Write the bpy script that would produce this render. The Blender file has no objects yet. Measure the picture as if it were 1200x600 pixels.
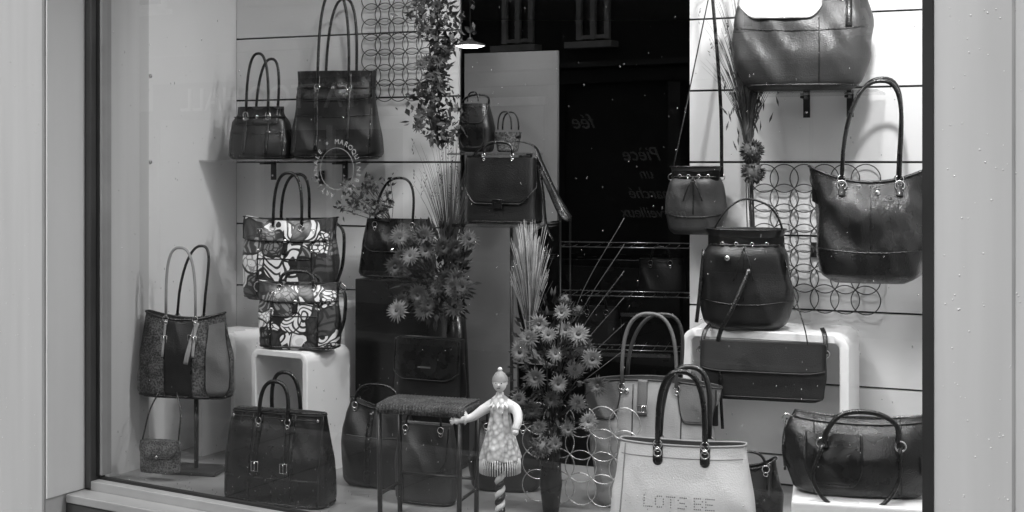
import bpy, math, random
from mathutils import Vector, noise, Matrix
R=math.radians
scene=bpy.context.scene
scene.view_settings.view_transform='Standard'
scene.view_settings.look='None'
scene.view_settings.exposure=0
COL=scene.collection

# ------------------------------------------------------------------ materials
def newmat(name):
    m=bpy.data.materials.new(name); m.use_nodes=True
    nt=m.node_tree; return m,nt,nt.nodes['Principled BSDF']
def g(v): return (v,v,v,1)
def mat(name,val,rough=.5,var=.25,vs=8,bump=0.0,bs=200,kind='noise',metal=0,spec=.5,coat=0,stretch=None):
    m,nt,b=newmat(name); N=nt.nodes; L=nt.links
    tc=N.new('ShaderNodeTexCoord'); src=tc.outputs['Object']
    n=N.new('ShaderNodeTexNoise'); n.inputs['Scale'].default_value=vs; n.inputs['Detail'].default_value=3
    if stretch:
        mp=N.new('ShaderNodeMapping'); mp.inputs['Scale'].default_value=stretch; L.new(src,mp.inputs['Vector']); L.new(mp.outputs[0],n.inputs['Vector'])
    else: L.new(src,n.inputs['Vector'])
    r=N.new('ShaderNodeMapRange'); r.inputs[1].default_value=.3; r.inputs[2].default_value=.7
    r.inputs[3].default_value=val*(1-var); r.inputs[4].default_value=val*(1+var)
    L.new(n.outputs['Fac'],r.inputs[0]); 
    L.new(r.outputs[0],b.inputs['Base Color'])
    r2=N.new('ShaderNodeMapRange'); r2.inputs[1].default_value=.3; r2.inputs[2].default_value=.7
    r2.inputs[3].default_value=max(.02,rough-.06); r2.inputs[4].default_value=min(1,rough+.08)
    L.new(n.outputs['Fac'],r2.inputs[0]); L.new(r2.outputs[0],b.inputs['Roughness'])
    b.inputs['Metallic'].default_value=metal
    b.inputs['Specular IOR Level'].default_value=spec
    b.inputs['Coat Weight'].default_value=coat
    b.inputs['Coat Roughness'].default_value=.16
    if bump>0:
        if kind=='vor':
            t=N.new('ShaderNodeTexVoronoi'); o='Distance'
        else:
            t=N.new('ShaderNodeTexNoise'); o='Fac'; t.inputs['Detail'].default_value=2
        t.inputs['Scale'].default_value=bs; L.new(tc.outputs['Object'],t.inputs['Vector'])
        bm=N.new('ShaderNodeBump'); bm.inputs['Strength'].default_value=bump; bm.inputs['Distance'].default_value=.002
        L.new(t.outputs[o],bm.inputs['Height']); L.new(bm.outputs[0],b.inputs['Normal'])
    return m
def ramp(N,stops):
    r=N.new('ShaderNodeValToRGB'); e=r.color_ramp.elements
    e[0].position=stops[0][0]; e[0].color=g(stops[0][1]); e[1].position=stops[1][0]; e[1].color=g(stops[1][1])
    for p,v in stops[2:]:
        x=e.new(p); x.color=g(v)
    return r
def mat_weave(name,a,b_,sc=160,rough=.8):
    m,nt,b=newmat(name); N=nt.nodes;L=nt.links
    tc=N.new('ShaderNodeTexCoord'); n=N.new('ShaderNodeTexVoronoi'); n.inputs['Scale'].default_value=sc
    L.new(tc.outputs['Object'],n.inputs['Vector'])
    n2=N.new('ShaderNodeTexNoise'); n2.inputs['Scale'].default_value=22; L.new(tc.outputs['Object'],n2.inputs['Vector'])
    mx=N.new('ShaderNodeMath'); mx.operation='MULTIPLY'; L.new(n.outputs['Distance'],mx.inputs[0]); L.new(n2.outputs['Fac'],mx.inputs[1])
    r=ramp(N,[(.1,a),(.42,b_)]); L.new(mx.outputs[0],r.inputs['Fac']); L.new(r.outputs[0],b.inputs['Base Color'])
    bm=N.new('ShaderNodeBump'); bm.inputs['Strength'].default_value=.6; bm.inputs['Distance'].default_value=.003
    L.new(n.outputs['Distance'],bm.inputs['Height']); L.new(bm.outputs[0],b.inputs['Normal'])
    b.inputs['Roughness'].default_value=rough
    return m
def mat_patch(name,sc=13,rings=52):
    m,nt,b=newmat(name); N=nt.nodes;L=nt.links
    tc=N.new('ShaderNodeTexCoord')
    nz=N.new('ShaderNodeTexNoise'); nz.inputs['Scale'].default_value=11; nz.inputs['Detail'].default_value=1; L.new(tc.outputs['Object'],nz.inputs['Vector'])
    sb=N.new('ShaderNodeVectorMath'); sb.operation='SUBTRACT'; L.new(nz.outputs['Color'],sb.inputs[0]); sb.inputs[1].default_value=(.5,.5,.5)
    sc_=N.new('ShaderNodeVectorMath'); sc_.operation='SCALE'; L.new(sb.outputs[0],sc_.inputs[0]); sc_.inputs['Scale'].default_value=.08
    ad=N.new('ShaderNodeVectorMath'); ad.operation='ADD'; L.new(tc.outputs['Object'],ad.inputs[0]); L.new(sc_.outputs[0],ad.inputs[1])
    V=ad.outputs[0]
    v=N.new('ShaderNodeTexVoronoi'); v.inputs['Scale'].default_value=sc; L.new(V,v.inputs['Vector'])
    ve=N.new('ShaderNodeTexVoronoi'); ve.feature='DISTANCE_TO_EDGE'; ve.inputs['Scale'].default_value=sc; L.new(V,ve.inputs['Vector'])
    s=N.new('ShaderNodeSeparateColor'); L.new(v.outputs['Color'],s.inputs[0])
    v2=N.new('ShaderNodeTexVoronoi'); v2.inputs['Scale'].default_value=sc*.62; L.new(V,v2.inputs['Vector'])
    mu=N.new('ShaderNodeMath'); mu.operation='MULTIPLY'; L.new(v2.outputs['Distance'],mu.inputs[0]); mu.inputs[1].default_value=rings
    sn=N.new('ShaderNodeMath'); sn.operation='SINE'; L.new(mu.outputs[0],sn.inputs[0])
    gt=N.new('ShaderNodeMath'); gt.operation='GREATER_THAN'; L.new(sn.outputs[0],gt.inputs[0]); gt.inputs[1].default_value=.35
    r1=ramp(N,[(0,.05),(.15,.78),(.42,.2),(.58,.82),(.86,.08)]); r1.color_ramp.interpolation='CONSTANT'; L.new(s.outputs[0],r1.inputs['Fac'])
    r2=ramp(N,[(0,.6),(.2,.03),(.6,.3),(.75,.03)]); r2.color_ramp.interpolation='CONSTANT'; L.new(s.outputs[1],r2.inputs['Fac'])
    w=N.new('ShaderNodeTexVoronoi'); w.feature='DISTANCE_TO_EDGE'; w.inputs['Scale'].default_value=sc*3.6; L.new(V,w.inputs['Vector'])
    lt=N.new('ShaderNodeMath'); lt.operation='LESS_THAN'; L.new(w.outputs['Distance'],lt.inputs[0]); lt.inputs[1].default_value=.11
    sel=N.new('ShaderNodeMath'); sel.operation='GREATER_THAN'; L.new(s.outputs[2],sel.inputs[0]); sel.inputs[1].default_value=.65
    pm=N.new('ShaderNodeMix'); L.new(sel.outputs[0],pm.inputs[0]); L.new(gt.outputs[0],pm.inputs[2]); L.new(lt.outputs[0],pm.inputs[3])
    mc=N.new('ShaderNodeMix'); mc.data_type='RGBA'; L.new(pm.outputs[0],mc.inputs[0]); L.new(r1.outputs[0],mc.inputs[6]); L.new(r2.outputs[0],mc.inputs[7])
    el=N.new('ShaderNodeMath'); el.operation='LESS_THAN'; L.new(ve.outputs['Distance'],el.inputs[0]); el.inputs[1].default_value=.05
    me=N.new('ShaderNodeMix'); me.data_type='RGBA'; L.new(el.outputs[0],me.inputs[0]); L.new(mc.outputs[2],me.inputs[6]); me.inputs[7].default_value=g(.02)
    L.new(me.outputs[2],b.inputs['Base Color']); b.inputs['Roughness'].default_value=.3
    return m
def mat_glass(name,fac,tint=.95):
    m=bpy.data.materials.new(name); m.use_nodes=True; nt=m.node_tree; N=nt.nodes;L=nt.links
    N.remove(N['Principled BSDF']); out=N['Material Output']
    t=N.new('ShaderNodeBsdfTransparent'); t.inputs[0].default_value=g(tint)
    gl=N.new('ShaderNodeBsdfGlossy'); gl.inputs['Roughness'].default_value=0; gl.inputs[0].default_value=g(.95)
    lw=N.new('ShaderNodeLayerWeight'); lw.inputs[0].default_value=.25
    mr=N.new('ShaderNodeMapRange'); mr.inputs[1].default_value=0; mr.inputs[2].default_value=1; mr.inputs[3].default_value=fac; mr.inputs[4].default_value=min(1,fac+.6)
    L.new(lw.outputs['Fresnel'],mr.inputs[0])
    mx=N.new('ShaderNodeMixShader'); L.new(mr.outputs[0],mx.inputs[0]); L.new(t.outputs[0],mx.inputs[1]); L.new(gl.outputs[0],mx.inputs[2])
    L.new(mx.outputs[0],out.inputs[0]); return m
def mat_emit(name,v):
    m,nt,b=newmat(name); b.inputs['Emission Color'].default_value=g(1); b.inputs['Emission Strength'].default_value=v
    b.inputs['Base Color'].default_value=g(.8); return m

M={}
M['blk']=mat('leather_black',.005,.27,.3,30,.25,360,'vor',coat=.12)
M['blkg']=mat('leather_black_grained',.005,.24,.2,20,.5,300,'vor',coat=.3)
M['dk']=mat('leather_dark',.008,.32,.3,14,.3,280,'vor',coat=.1)
M['dk2']=mat('leather_charcoal',.012,.36,.3,12,.3,240,'vor')
M['suede']=mat('suede_dark',.013,.8,.45,10,.5,400)
M['gry']=mat('leather_grey',.032,.38,.25,10,.3,260,'vor')
M['gry2']=mat('leather_midgrey',.11,.5,.2,9,.3,240,'vor')
M['ltg']=mat('leather_lightgrey',.27,.5,.14,9,.3,240,'vor')
M['wht']=mat('leather_white',.66,.42,.06,9,.35,260,'vor')
M['weave']=mat_weave('woven_fabric',.010,.13)
M['weave2']=mat_weave('woven_seat',.015,.11,220)
M['patch']=mat_patch('patchwork_leather',13,34)
M['patch2']=mat_patch('patchwork_leather_fine',16,40)
M['metal']=mat('polished_metal',.75,.18,.05,10,metal=1)
M['dmetal']=mat('dark_metal',.02,.35,.2,10)
M['in']=mat('bag_lining',.012,.9)
M['board']=mat('white_lacquer_board',.78,.4,.035,1.5,.05,60)
M['groove']=mat('groove_shadow_board',.04,.8)
M['cube']=mat('white_lacquer_cube',.8,.3,.03,3)
M['floor']=mat('display_floor_lino',.24,.35,.15,5,.05,90)
M['div']=mat('divider_panel_grey',.15,.35,.25,2)
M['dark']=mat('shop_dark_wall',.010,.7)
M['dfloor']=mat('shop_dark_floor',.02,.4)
M['plinth']=mat('black_plinth_lacquer',.006,.22)
M['fac']=mat('facade_painted_panel',.50,.5,.08,3,.1,60,stretch=(4,4,.25))
M['fac2']=mat('facade_reveal_paint',.74,.45,.04,2,.08,60,stretch=(4,4,.3))
M['alu']=mat('aluminium_frame_grey',.07,.35,.15,6,metal=.3)
M['alul']=mat('aluminium_frame_light',.30,.35,.1,6)
M['seal']=mat('rubber_seal',.012,.6)
M['leaf']=mat('leaf_dark',.02,.5,.6,12)
M['leaf2']=mat('leaf_light',.07,.5,.5,12)
M['petal']=mat('petal_grey',.15,.6,.5,30)
M['petal2']=mat('petal_dark',.06,.6,.5,30)
M['straw']=mat('dry_grass',.36,.7,.3,20)
M['straw2']=mat('dry_grass_dark',.06,.7,.4,20)
M['cloth']=mat('doll_cloth',.68,.8,.1,40,.4,150)
M['clothp']=mat_weave('doll_print',.78,.3,70)
M['wire']=mat('ornament_wire',.04,.4)
M['wirel']=mat('rack_wire',.6,.25,.1,10,metal=.8)
M['pale']=mat('opposite_plaster',.45,.8,.2,1)
M['darkf']=mat('opposite_dark_paint',.03,.6,.3,1)
M['wframe']=mat('opposite_window_frame',.7,.5)
M['opg']=mat('opposite_window_glass',.02,.08)
M['opl']=mat('sign_letters_white',.85,.5,.02)
M['opw']=mat('painted_words_grey',.5,.5,.05)
M['band']=mat('sign_band_grey',.09,.5)
M['asph']=mat('asphalt_wet',.05,.45,.3,3,.5,90)
M['pave']=mat('pavement_stone',.2,.5,.25,2,.4,40)
M['kerb']=mat('kerb_granite',.3,.6,.2,12)
M['glass']=mat_glass('window_glass',.075,.97)
M['acry']=mat_glass('acrylic_shelf',.06,.88)
M['drop']=mat_glass('water_drop',.25,.85)
M['dropw']=mat('wall_water_drop',.75,.1,.1)
M['decal']=mat('glass_lettering',.30,.6,.05)
M['lampw']=mat('lamp_shade',.6,.4)
M['emit']=mat_emit('lamp_glow',5)

# ------------------------------------------------------------------ mesh builder
def sm(pts,n=6,closed=False):
    P=[Vector(p) for p in pts]
    if len(P)<3 and not closed: 
        return [P[0].lerp(P[1],i/n) for i in range(n+1)]
    out=[];k=len(P)
    for i in range(k if closed else k-1):
        if closed: a,b,c,d=P[(i-1)%k],P[i],P[(i+1)%k],P[(i+2)%k]
        else:
            b,c=P[i],P[i+1]; a=P[i-1] if i else b*2-c; d=P[i+2] if i+2<k else c*2-b
        for j in range(n):
            t=j/n
            out.append(.5*((2*b)+(c-a)*t+(2*a-5*b+4*c-d)*t*t+(3*b-a-3*c+d)*t**3))
    if not closed: out.append(P[-1])
    return out
class MB:
    def __init__(s): s.v=[];s.f=[];s.m=[];s.s=[];s.mats=[]
    def mi(s,m):
        m=M[m]
        if m not in s.mats: s.mats.append(m)
        return s.mats.index(m)
    def add(s,vs,fs,m,smooth=True):
        o=len(s.v); s.v+= [tuple(v) for v in vs]; k=s.mi(m)
        for f in fs: s.f.append(tuple(i+o for i in f)); s.m.append(k); s.s.append(smooth)
    def tube(s,pts,r,m,seg=8,closed=False,w=None,side=None):
        P=[Vector(p) for p in pts]; n=len(P)
        if n<2: return
        T=[]
        for i in range(n):
            if closed: t=P[(i+1)%n]-P[i-1]
            else: t=P[min(i+1,n-1)]-P[max(i-1,0)]
            T.append(t.normalized() if t.length>1e-9 else Vector((0,0,1)))
        if side is not None: nr=Vector(side)
        else:
            nr=Vector((0,1,0)) if abs(T[0].y)<.8 else Vector((1,0,0))
        vs=[]
        for i in range(n):
            nr=nr-T[i]*nr.dot(T[i])
            if nr.length<1e-6: nr=T[i].orthogonal()
            nr.normalize(); bi=T[i].cross(nr)
            rr=r[i] if isinstance(r,(list,tuple)) else r
            ww=rr if w is None else w
            for k in range(seg):
                a=2*math.pi*k/seg
                ca,sa=math.cos(a),math.sin(a)
                if w is not None:
                    ca=math.copysign(abs(ca)**.5,ca); sa=math.copysign(abs(sa)**.5,sa)
                vs.append(P[i]+nr*ca*ww+bi*sa*rr)
        fs=[]
        for i in range(n if closed else n-1):
            j=(i+1)%n
            for k in range(seg):
                k2=(k+1)%seg
                fs.append((i*seg+k,i*seg+k2,j*seg+k2,j*seg+k))
        if not closed:
            fs.append(tuple(range(seg))[::-1]); fs.append(tuple((n-1)*seg+k for k in range(seg)))
        s.add(vs,fs,m)
    def box(s,c,d,m,rz=0,smooth=False,b=0.0):
        c=Vector(c); x,y,z=d[0]/2,d[1]/2,d[2]/2; ca,sa=math.cos(rz),math.sin(rz)
        if b<=0:
            vs=[(sx*x,sy*y,sz*z) for sz in(-1,1) for sy in(-1,1) for sx in(-1,1)]
            fs=[(0,2,3,1),(4,5,7,6),(0,1,5,4),(2,6,7,3),(0,4,6,2),(1,3,7,5)]
        else:
            import bmesh
            bm=bmesh.new(); bmesh.ops.create_cube(bm,size=1)
            for v in bm.verts: v.co=Vector((v.co.x*d[0],v.co.y*d[1],v.co.z*d[2]))
            bmesh.ops.bevel(bm,geom=list(bm.edges),offset=b,segments=3,affect='EDGES',profile=.5)
            bm.verts.ensure_lookup_table(); bm.verts.index_update()
            vs=[tuple(v.co) for v in bm.verts]; fs=[tuple(v.index for v in f.verts) for f in bm.faces]; bm.free()
        vs=[(c.x+v[0]*ca-v[1]*sa,c.y+v[0]*sa+v[1]*ca,c.z+v[2]) for v in vs]
        s.add(vs,fs,m,smooth)
    def ball(s,c,r,m,sc=(1,1,1),nu=12,nv=8,nz=0):
        c=Vector(c); vs=[];fs=[]
        for j in range(nv+1):
            ph=math.pi*j/nv
            for i in range(nu):
                a=2*math.pi*i/nu
                d=Vector((math.sin(ph)*math.cos(a)*sc[0],math.sin(ph)*math.sin(a)*sc[1],math.cos(ph)*sc[2]))
                q=1+(nz*noise.noise((c+d*r)*60) if nz else 0)
                vs.append(c+d*r*q)
        for j in range(nv):
            for i in range(nu):
                i2=(i+1)%nu
                fs.append((j*nu+i,(j+1)*nu+i,(j+1)*nu+i2,j*nu+i2))
        s.add(vs,fs,m)
    def ring(s,c,Rr,r,m,axis=(0,1,0),n=20,sx=1,sz=1):
        c=Vector(c); ax=Vector(axis).normalized(); u=ax.orthogonal().normalized()
        if abs(ax.z)<.9: u=Vector((0,0,1)).cross(ax).normalized()
        v=ax.cross(u)
        s.tube([c+u*math.cos(2*math.pi*i/n)*Rr*sx+v*math.sin(2*math.pi*i/n)*Rr*sz for i in range(n)],r,m,6,True)
    def lathe(s,c,prof,m,n=24,wob=0,k=12):
        c=Vector(c);vs=[];fs=[]
        for z,r in prof:
            for i in range(n):
                a=2*math.pi*i/n; rr=r*(1+wob*math.sin(a*k))
                vs.append(c+Vector((rr*math.cos(a),rr*math.sin(a),z)))
        for j in range(len(prof)-1):
            for i in range(n):
                i2=(i+1)%n; fs.append((j*n+i,j*n+i2,(j+1)*n+i2,(j+1)*n+i))
        s.add(vs,fs,m)
    def obj(s,name,parent=None,bevel=0):
        me=bpy.data.meshes.new(name); me.from_pydata(s.v,[],s.f)
        for m in s.mats: me.materials.append(m)
        me.polygons.foreach_set('material_index',s.m); me.polygons.foreach_set('use_smooth',s.s); me.update()
        o=bpy.data.objects.new(name,me); COL.objects.link(o)
        if parent: o.parent=parent
        return o
def empty(name,loc=(0,0,0),rz=0,rx=0,ry=0):
    e=bpy.data.objects.new(name,None); COL.objects.link(e); e.location=loc; e.rotation_euler=(rx,ry,rz); e.empty_display_size=.05
    return e

# ------------------------------------------------------------------ bags
class Bag:
    def __init__(s,name,loc,rz,H,prof,m,n=3.2,wr=.004,seed=1,closed=False,sag=0.0,rb=.14,ry=0,fold=1.0):
        s.e=empty(name,loc,R(rz),0,R(ry)); s.H=H; s.prof=prof; s.n=n; s.wr=wr; s.seed=seed*7.3; s.sag=sag; s.rb=rb; s.mat=m; s.fold=fold
        s.parts={}; s.closed=closed; s.body()
    def P(s,k):
        if k not in s.parts: s.parts[k]=MB()
        return s.parts[k]
    def raw(s,t):
        p=s.prof; t=min(1,max(0,t))
        for i in range(len(p)-1):
            if t<=p[i+1][0]:
                k=(t-p[i][0])/(p[i+1][0]-p[i][0]); return (p[i][1]+(p[i+1][1]-p[i][1])*k,p[i][2]+(p[i+1][2]-p[i][2])*k)
        return p[-1][1:]
    def hwd(s,t):
        a=[s.raw(t+d) for d in(-.05,-.025,0,.025,.05)]
        w=sum(x[0] for x in a)/5; d=sum(x[1] for x in a)/5
        q=max(0,1-t/.09); k=1-s.rb*q*q
        return w*k,d*(1-s.rb*1.8*q*q)
    def fin(s,x,y,t,off=0):
        hw,hd=s.hwd(t); n=s.n
        z=s.H*t-s.sag*max(0,t)**3*max(0,1-(x/hw)**2)
        q=Vector((x,y,z)); sd=Vector((s.seed,s.seed*.7,s.seed*1.3))
        nx=math.copysign(abs(x/hw)**(n-1),x)/hw; ny=math.copysign(abs(y/hd)**(n-1),y)/hd
        nr=Vector((nx,ny,0)); nr=nr.normalized() if nr.length>1e-6 else Vector((0,-1,0))
        env=.45+.55*math.sin(math.pi*min(1,max(0,t)*1.0))
        d=noise.noise(q*7+sd)*.8+ (.5-abs(noise.noise(Vector((x*13+z*5,y*13,z*5))+sd))*1.6)*1.0*s.fold+noise.noise(Vector((x*30,y*30,z*14))+sd)*.15
        return q+nr*(d*s.wr*env+off)
    def front(s,x,t,off=0,back=False):
        hw,hd=s.hwd(t); r=min(.995,abs(x)/hw); y=-hd*(1-r**s.n)**(1/s.n)
        return s.fin(math.copysign(r*hw,x),-y if back else y,t,off)
    def body(s,N=84,K=34):
        b=s.P('body'); vs=[];fs=[]
        for j in range(K+1):
            t=j/K; hw,hd=s.hwd(t)
            for i in range(N):
                a=2*math.pi*i/N; c,si=math.cos(a),math.sin(a)
                vs.append(s.fin(hw*math.copysign(abs(c)**(2/s.n),c),hd*math.copysign(abs(si)**(2/s.n),si),t))
        for j in range(K):
            for i in range(N):
                i2=(i+1)%N; fs.append((j*N+i,j*N+i2,(j+1)*N+i2,(j+1)*N+i))
        fs.append(tuple(range(N))[::-1])
        b.add(vs,fs,s.mat)
        top=vs[-N:]; c=sum(top,Vector((0,0,0)))/N
        ins=[v.lerp(Vector((c.x,c.y,v.z)),.05)+Vector((0,0,-.001)) for v in top]
        dn=[v+Vector((0,0,-.002 if s.closed else -s.H*.3)) for v in ins]
        fs=[]
        for i in range(N):
            i2=(i+1)%N; fs+=[(i,i2,N+i2,N+i),(N+i,N+i2,2*N+i2,2*N+i)]
        fs.append(tuple(2*N+i for i in range(N)))
        b.add(top+ins+dn,fs,s.mat if s.closed else 'in')
    def rim(s,m,r=.0025,t=1.0,off=.001):
        N=72;hw,hd=s.hwd(t); P=[]
        for i in range(N):
            a=2*math.pi*i/N; c,si=math.cos(a),math.sin(a)
            P.append(s.fin(hw*math.copysign(abs(c)**(2/s.n),c),hd*math.copysign(abs(si)**(2/s.n),si),t,off))
        s.P('trim').tube(P,r,m,6,True)
    def vseam(s,x,m,t0=.02,t1=.98,r=.0018,back=False,x1=None):
        x1=x if x1 is None else x1
        s.P('trim').tube([s.front(x+(x1-x)*i/14,t0+(t1-t0)*i/14,.0008,back) for i in range(15)],r,m,6)
    def hseam(s,t,m,x0,x1,r=.0018,bow=0):
        s.P('trim').tube([s.front(x0+(x1-x0)*i/20,t-bow*math.sin(math.pi*i/20),.0008) for i in range(21)],r,m,6)
    def strap(s,x,t0,t1,w,m,x1=None,th=.0022,part='trim'):
        x1=x if x1 is None else x1
        s.P(part).tube([s.front(x+(x1-x)*i/14,t0+(t1-t0)*i/14,.003) for i in range(15)],th,m,8,w=w/2,side=(1,0,0))
    def hstrap(s,t,x0,x1,w,m,th=.0022,bow=0):
        s.P('trim').tube([s.front(x0+(x1-x0)*i/18,t-bow*math.sin(math.pi*i/18),.0035) for i in range(19)],th,m,8,w=w/2,side=(0,0,1))
    def patch(s,x0,x1,tt,tb,m,off=.005,rr=.3,pip=None,part='flap'):
        nu,nv=28,14; vs=[];fs=[]
        def bot(k):
            e=abs(2*k-1); return tb+(tt-tb)*rr*max(0,(e-.6)/.4)**2.2
        for layer in (off,off-.004):
            for j in range(nv+1):
                for i in range(nu+1):
                    k=i/nu; x=x0+(x1-x0)*k; b_=bot(k); t=tt+(b_-tt)*j/nv
                    vs.append(s.front(x,t,layer))
        W=nu+1;L2=W*(nv+1)
        for j in range(nv):
            for i in range(nu): fs.append((j*W+i,(j+1)*W+i,(j+1)*W+i+1,j*W+i+1))
        bd=[j*W for j in range(nv+1)]+[nv*W+i for i in range(1,nu+1)]+[j*W+nu for j in range(nv-1,-1,-1)]
        for a,b in zip(bd,bd[1:]): fs.append((a,a+L2,b+L2,b))
        s.P(part).add(vs,fs,m)
        if pip: s.P('trim').tube([vs[i] for i in bd],.002,pip,6)
    def handle(s,x,h,m,r=.0055,t0=.8,back=False,lean=0,metal='metal',sq=.75,ringR=.01,w=None,skew=0,tab=True):
        a0=s.front(-x,t0,.004,back); b0=s.front(x,t0,.004,back); zt=s.H
        y0=s.front(0,.98,0,back).y
        P=[]; n=26
        za=a0.z+.015 if tab else a0.z
        for i in range(n+1):
            a=math.pi*i/n; sn=max(0.0,math.sin(a))
            z=za+(zt+h-za)*sn**sq
            xx=-x*math.copysign(abs(math.cos(a))**.8,math.cos(a))+skew*sn
            y=a0.y+(y0+lean-a0.y)*sn**.6
            P.append(Vector((xx,y,z)))
        s.P('handle').tube(P,r,m,8,w=w,side=(0,1,0) if w else None)
        if metal and ringR:
            for p in (a0,b0):
                c=p+Vector((0,0,.012)); c.y+= .003 if back else -.003
                s.P('hardware').ring(c,ringR,.0016,metal)
                s.P('hardware').ring(c+Vector((0,0,-.014)),ringR*.6,.0014,metal,n=12)
    def buckle(s,x,t,w,h,m='metal'):
        c=s.front(x,t,.006)
        s.P('hardware').tube([c+Vector((dx*w/2,0,dz*h/2)) for dx,dz in((-1,-1),(1,-1),(1,1),(-1,1))],.0016,m,6,True)
        s.P('hardware').tube([c+Vector((0,-.001,-h/2)),c+Vector((0,-.001,h/2))],.0012,m,6)
    def stud(s,x,t,r=.006,m='metal'):
        s.P('hardware').ball(s.front(x,t,.003),r,m,(1,.5,1))
    def charm(s,x,t,l=.05,r=.009,m='metal'):
        a=s.front(x,t,.006); s.P('hardware').tube([a,a+Vector((.004,-.003,-l))],.0012,m,6)
        s.P('hardware').ball(a+Vector((.004,-.004,-l-r)),r,m,(1,.35,1.1))
    def done(s):
        for k,b in s.parts.items(): b.obj(k,s.e)
        return s.e

def structured(loc,rz,W,Wt,H,hh,seed,ry=0):
    b=Bag('structured_handbag',loc,rz,H,[(0,W/2,.075*W/.3),(.3,W/2*.97,.065*W/.3),(.72,W/2*.84,.05*W/.3),(.86,Wt/2*1.02,.036),(1,Wt/2*1.04,.03)],'dk',3.0,.007,seed,True,ry=ry,rb=.14)
    b.patch(-Wt*.48,Wt*.48,.995,.66,'blk',.004,.1,'dk2')
    b.hstrap(.80,-W*.44,W*.44,.014,'blk')
    for x in(-W*.17,W*.17): b.strap(x,.1,.98,.014,'blk'); b.buckle(x,.8,.02,.022)
    b.vseam(-W*.40,'blk'); b.vseam(W*.40,'blk')
    b.stud(0,.8,.008); b.rim('blk',.002,.03); b.hseam(.5,'blk',-W*.4,W*.4,.0015,.03)
    b.handle(W*.17,hh,'blk',.0055,.78,sq=.7,lean=.0); b.handle(W*.17,hh*.93,'blk',.0055,.78,back=True,sq=.7,lean=.03,skew=.012)
    b.charm(W*.17,.82,H*.28,.013)
    return b.done()
structured((-.951,4.86,1.56),-14,.265,.17,.20,.20,1,ry=0)
structured((-.655,4.79,1.56),-8,.35,.29,.33,.30,2)

def patterned(loc,rz,W,H,hh,m,seed,mini=False):
    b=Bag('patterned_handbag',loc,rz,H,[(0,W*.5,W*.2),(.5,W*.52,W*.17),(.78,W*.5,W*.12),(1,W*.53,W*.05)],m,3.4,.007,seed,True,sag=.014,rb=.1)
    b.patch(-W*.5,W*.5,.99,.72,m,.006,.05,'blk')
    b.vseam(-W*.3,'blk',r=.003); b.vseam(W*.3,'blk',r=.003); b.rim('blk',.004,.04); b.rim('blk',.003,.99)
    b.hseam(.5,'blk',-W*.3,W*.3,.0025)
    for x in(-W*.3,W*.3): b.buckle(x,.83,.022,.02); b.stud(x,.6,.006)
    b.stud(0,.72,.009)
    b.strap(0,.55,.8,.02,'blk')
    if mini:
        b.handle(W*.22,hh,'blk',.006,.9,sq=.6); b.handle(W*.22,hh*.8,'blk',.005,.9,back=True,sq=.6)
        for sx in (-1,1): b.P('hardware').ring(Vector((sx*W*.53,0,H*.9)),.018,.0022,'metal')
    else:
        b.handle(W*.16,hh,'blk',.006,.85,sq=.6); b.handle(W*.16,hh*.97,'blk',.006,.85,back=True,sq=.6,skew=.02)
    b.P('handle').tube(sm([(W*.5,0,H*.93),(W*.60,-.01,H*.8),(W*.60,-.02,H*.45),(W*.53,-.02,H*.2)]),.003,'blk',8,w=.010,side=(0,1,0))
    return b.done()
patterned((-.822,4.76,1.04),-14,.355,.31,.16,'patch',3)
patterned((-.742,4.47,.901),-12,.285,.235,.035,'patch2',4,True)

b=Bag('tweed_tote_bag',(-1.135,4.45,.735),-12,.295,[(0,.178,.055),(.5,.17,.055),(1,.145,.03)],'weave',3,.009,5,sag=.025,ry=0)
b.patch(-.05,.05,.97,.03,'dk2',.004,.02,'blk'); b.rim('blk',.004); b.rim('blk',.004,.03)
for x in(-.055,.055): b.strap(x,.5,.99,.013,'ltg'); b.buckle(x,.72,.02,.026); 
b.vseam(0,'blk',r=.002)
b.patch(.10,.17,.9,.05,'gry2',.004,.1,'blk')
b.handle(.055,.225,'ltg',.005,.95,sq=.55,skew=-.005); b.handle(.05,.225,'blk',.005,.95,back=True,sq=.55,skew=.03,lean=.03)
b.strap(.03,.42,.95,.018,'ltg',x1=.06); b.buckle(.045,.75,.024,.02)
b.done()
st=MB(); 
st.box((0,0,.008),(.2,.13,.012),'dmetal',b=.003); st.tube([(0,0,.014),(0,0,.262)],.008,'dmetal',12); st.box((0,0,.262),(.1,.06,.006),'dmetal')
e=empty('bag_stand',(-1.10,4.46,.472),R(-12)); st.obj('stand',e)
b=Bag('mini_crossbody_purse',(-1.19,4.33,.50),-12,.11,[(0,.07,.022),(.6,.072,.024),(1,.064,.016)],'weave',3,.002,6,True)
b.patch(-.066,.066,.99,.5,'weave',.004,.5,'blk'); b.stud(0,.52,.006); b.rim('blk',.002,.04)
for sx in(-1,1): b.P('hardware').ring((sx*.066,0,.1),.007,.0012,'metal')
b.P('handle').tube(sm([(-.066,0,.105),(-.055,.03,.2),(-.035,.06,.262)]),.0028,'blk',6)
b.P('handle').tube(sm([(.066,0,.105),(.06,.03,.2),(.03,.06,.262)]),.0028,'blk',6)
b.done()

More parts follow.
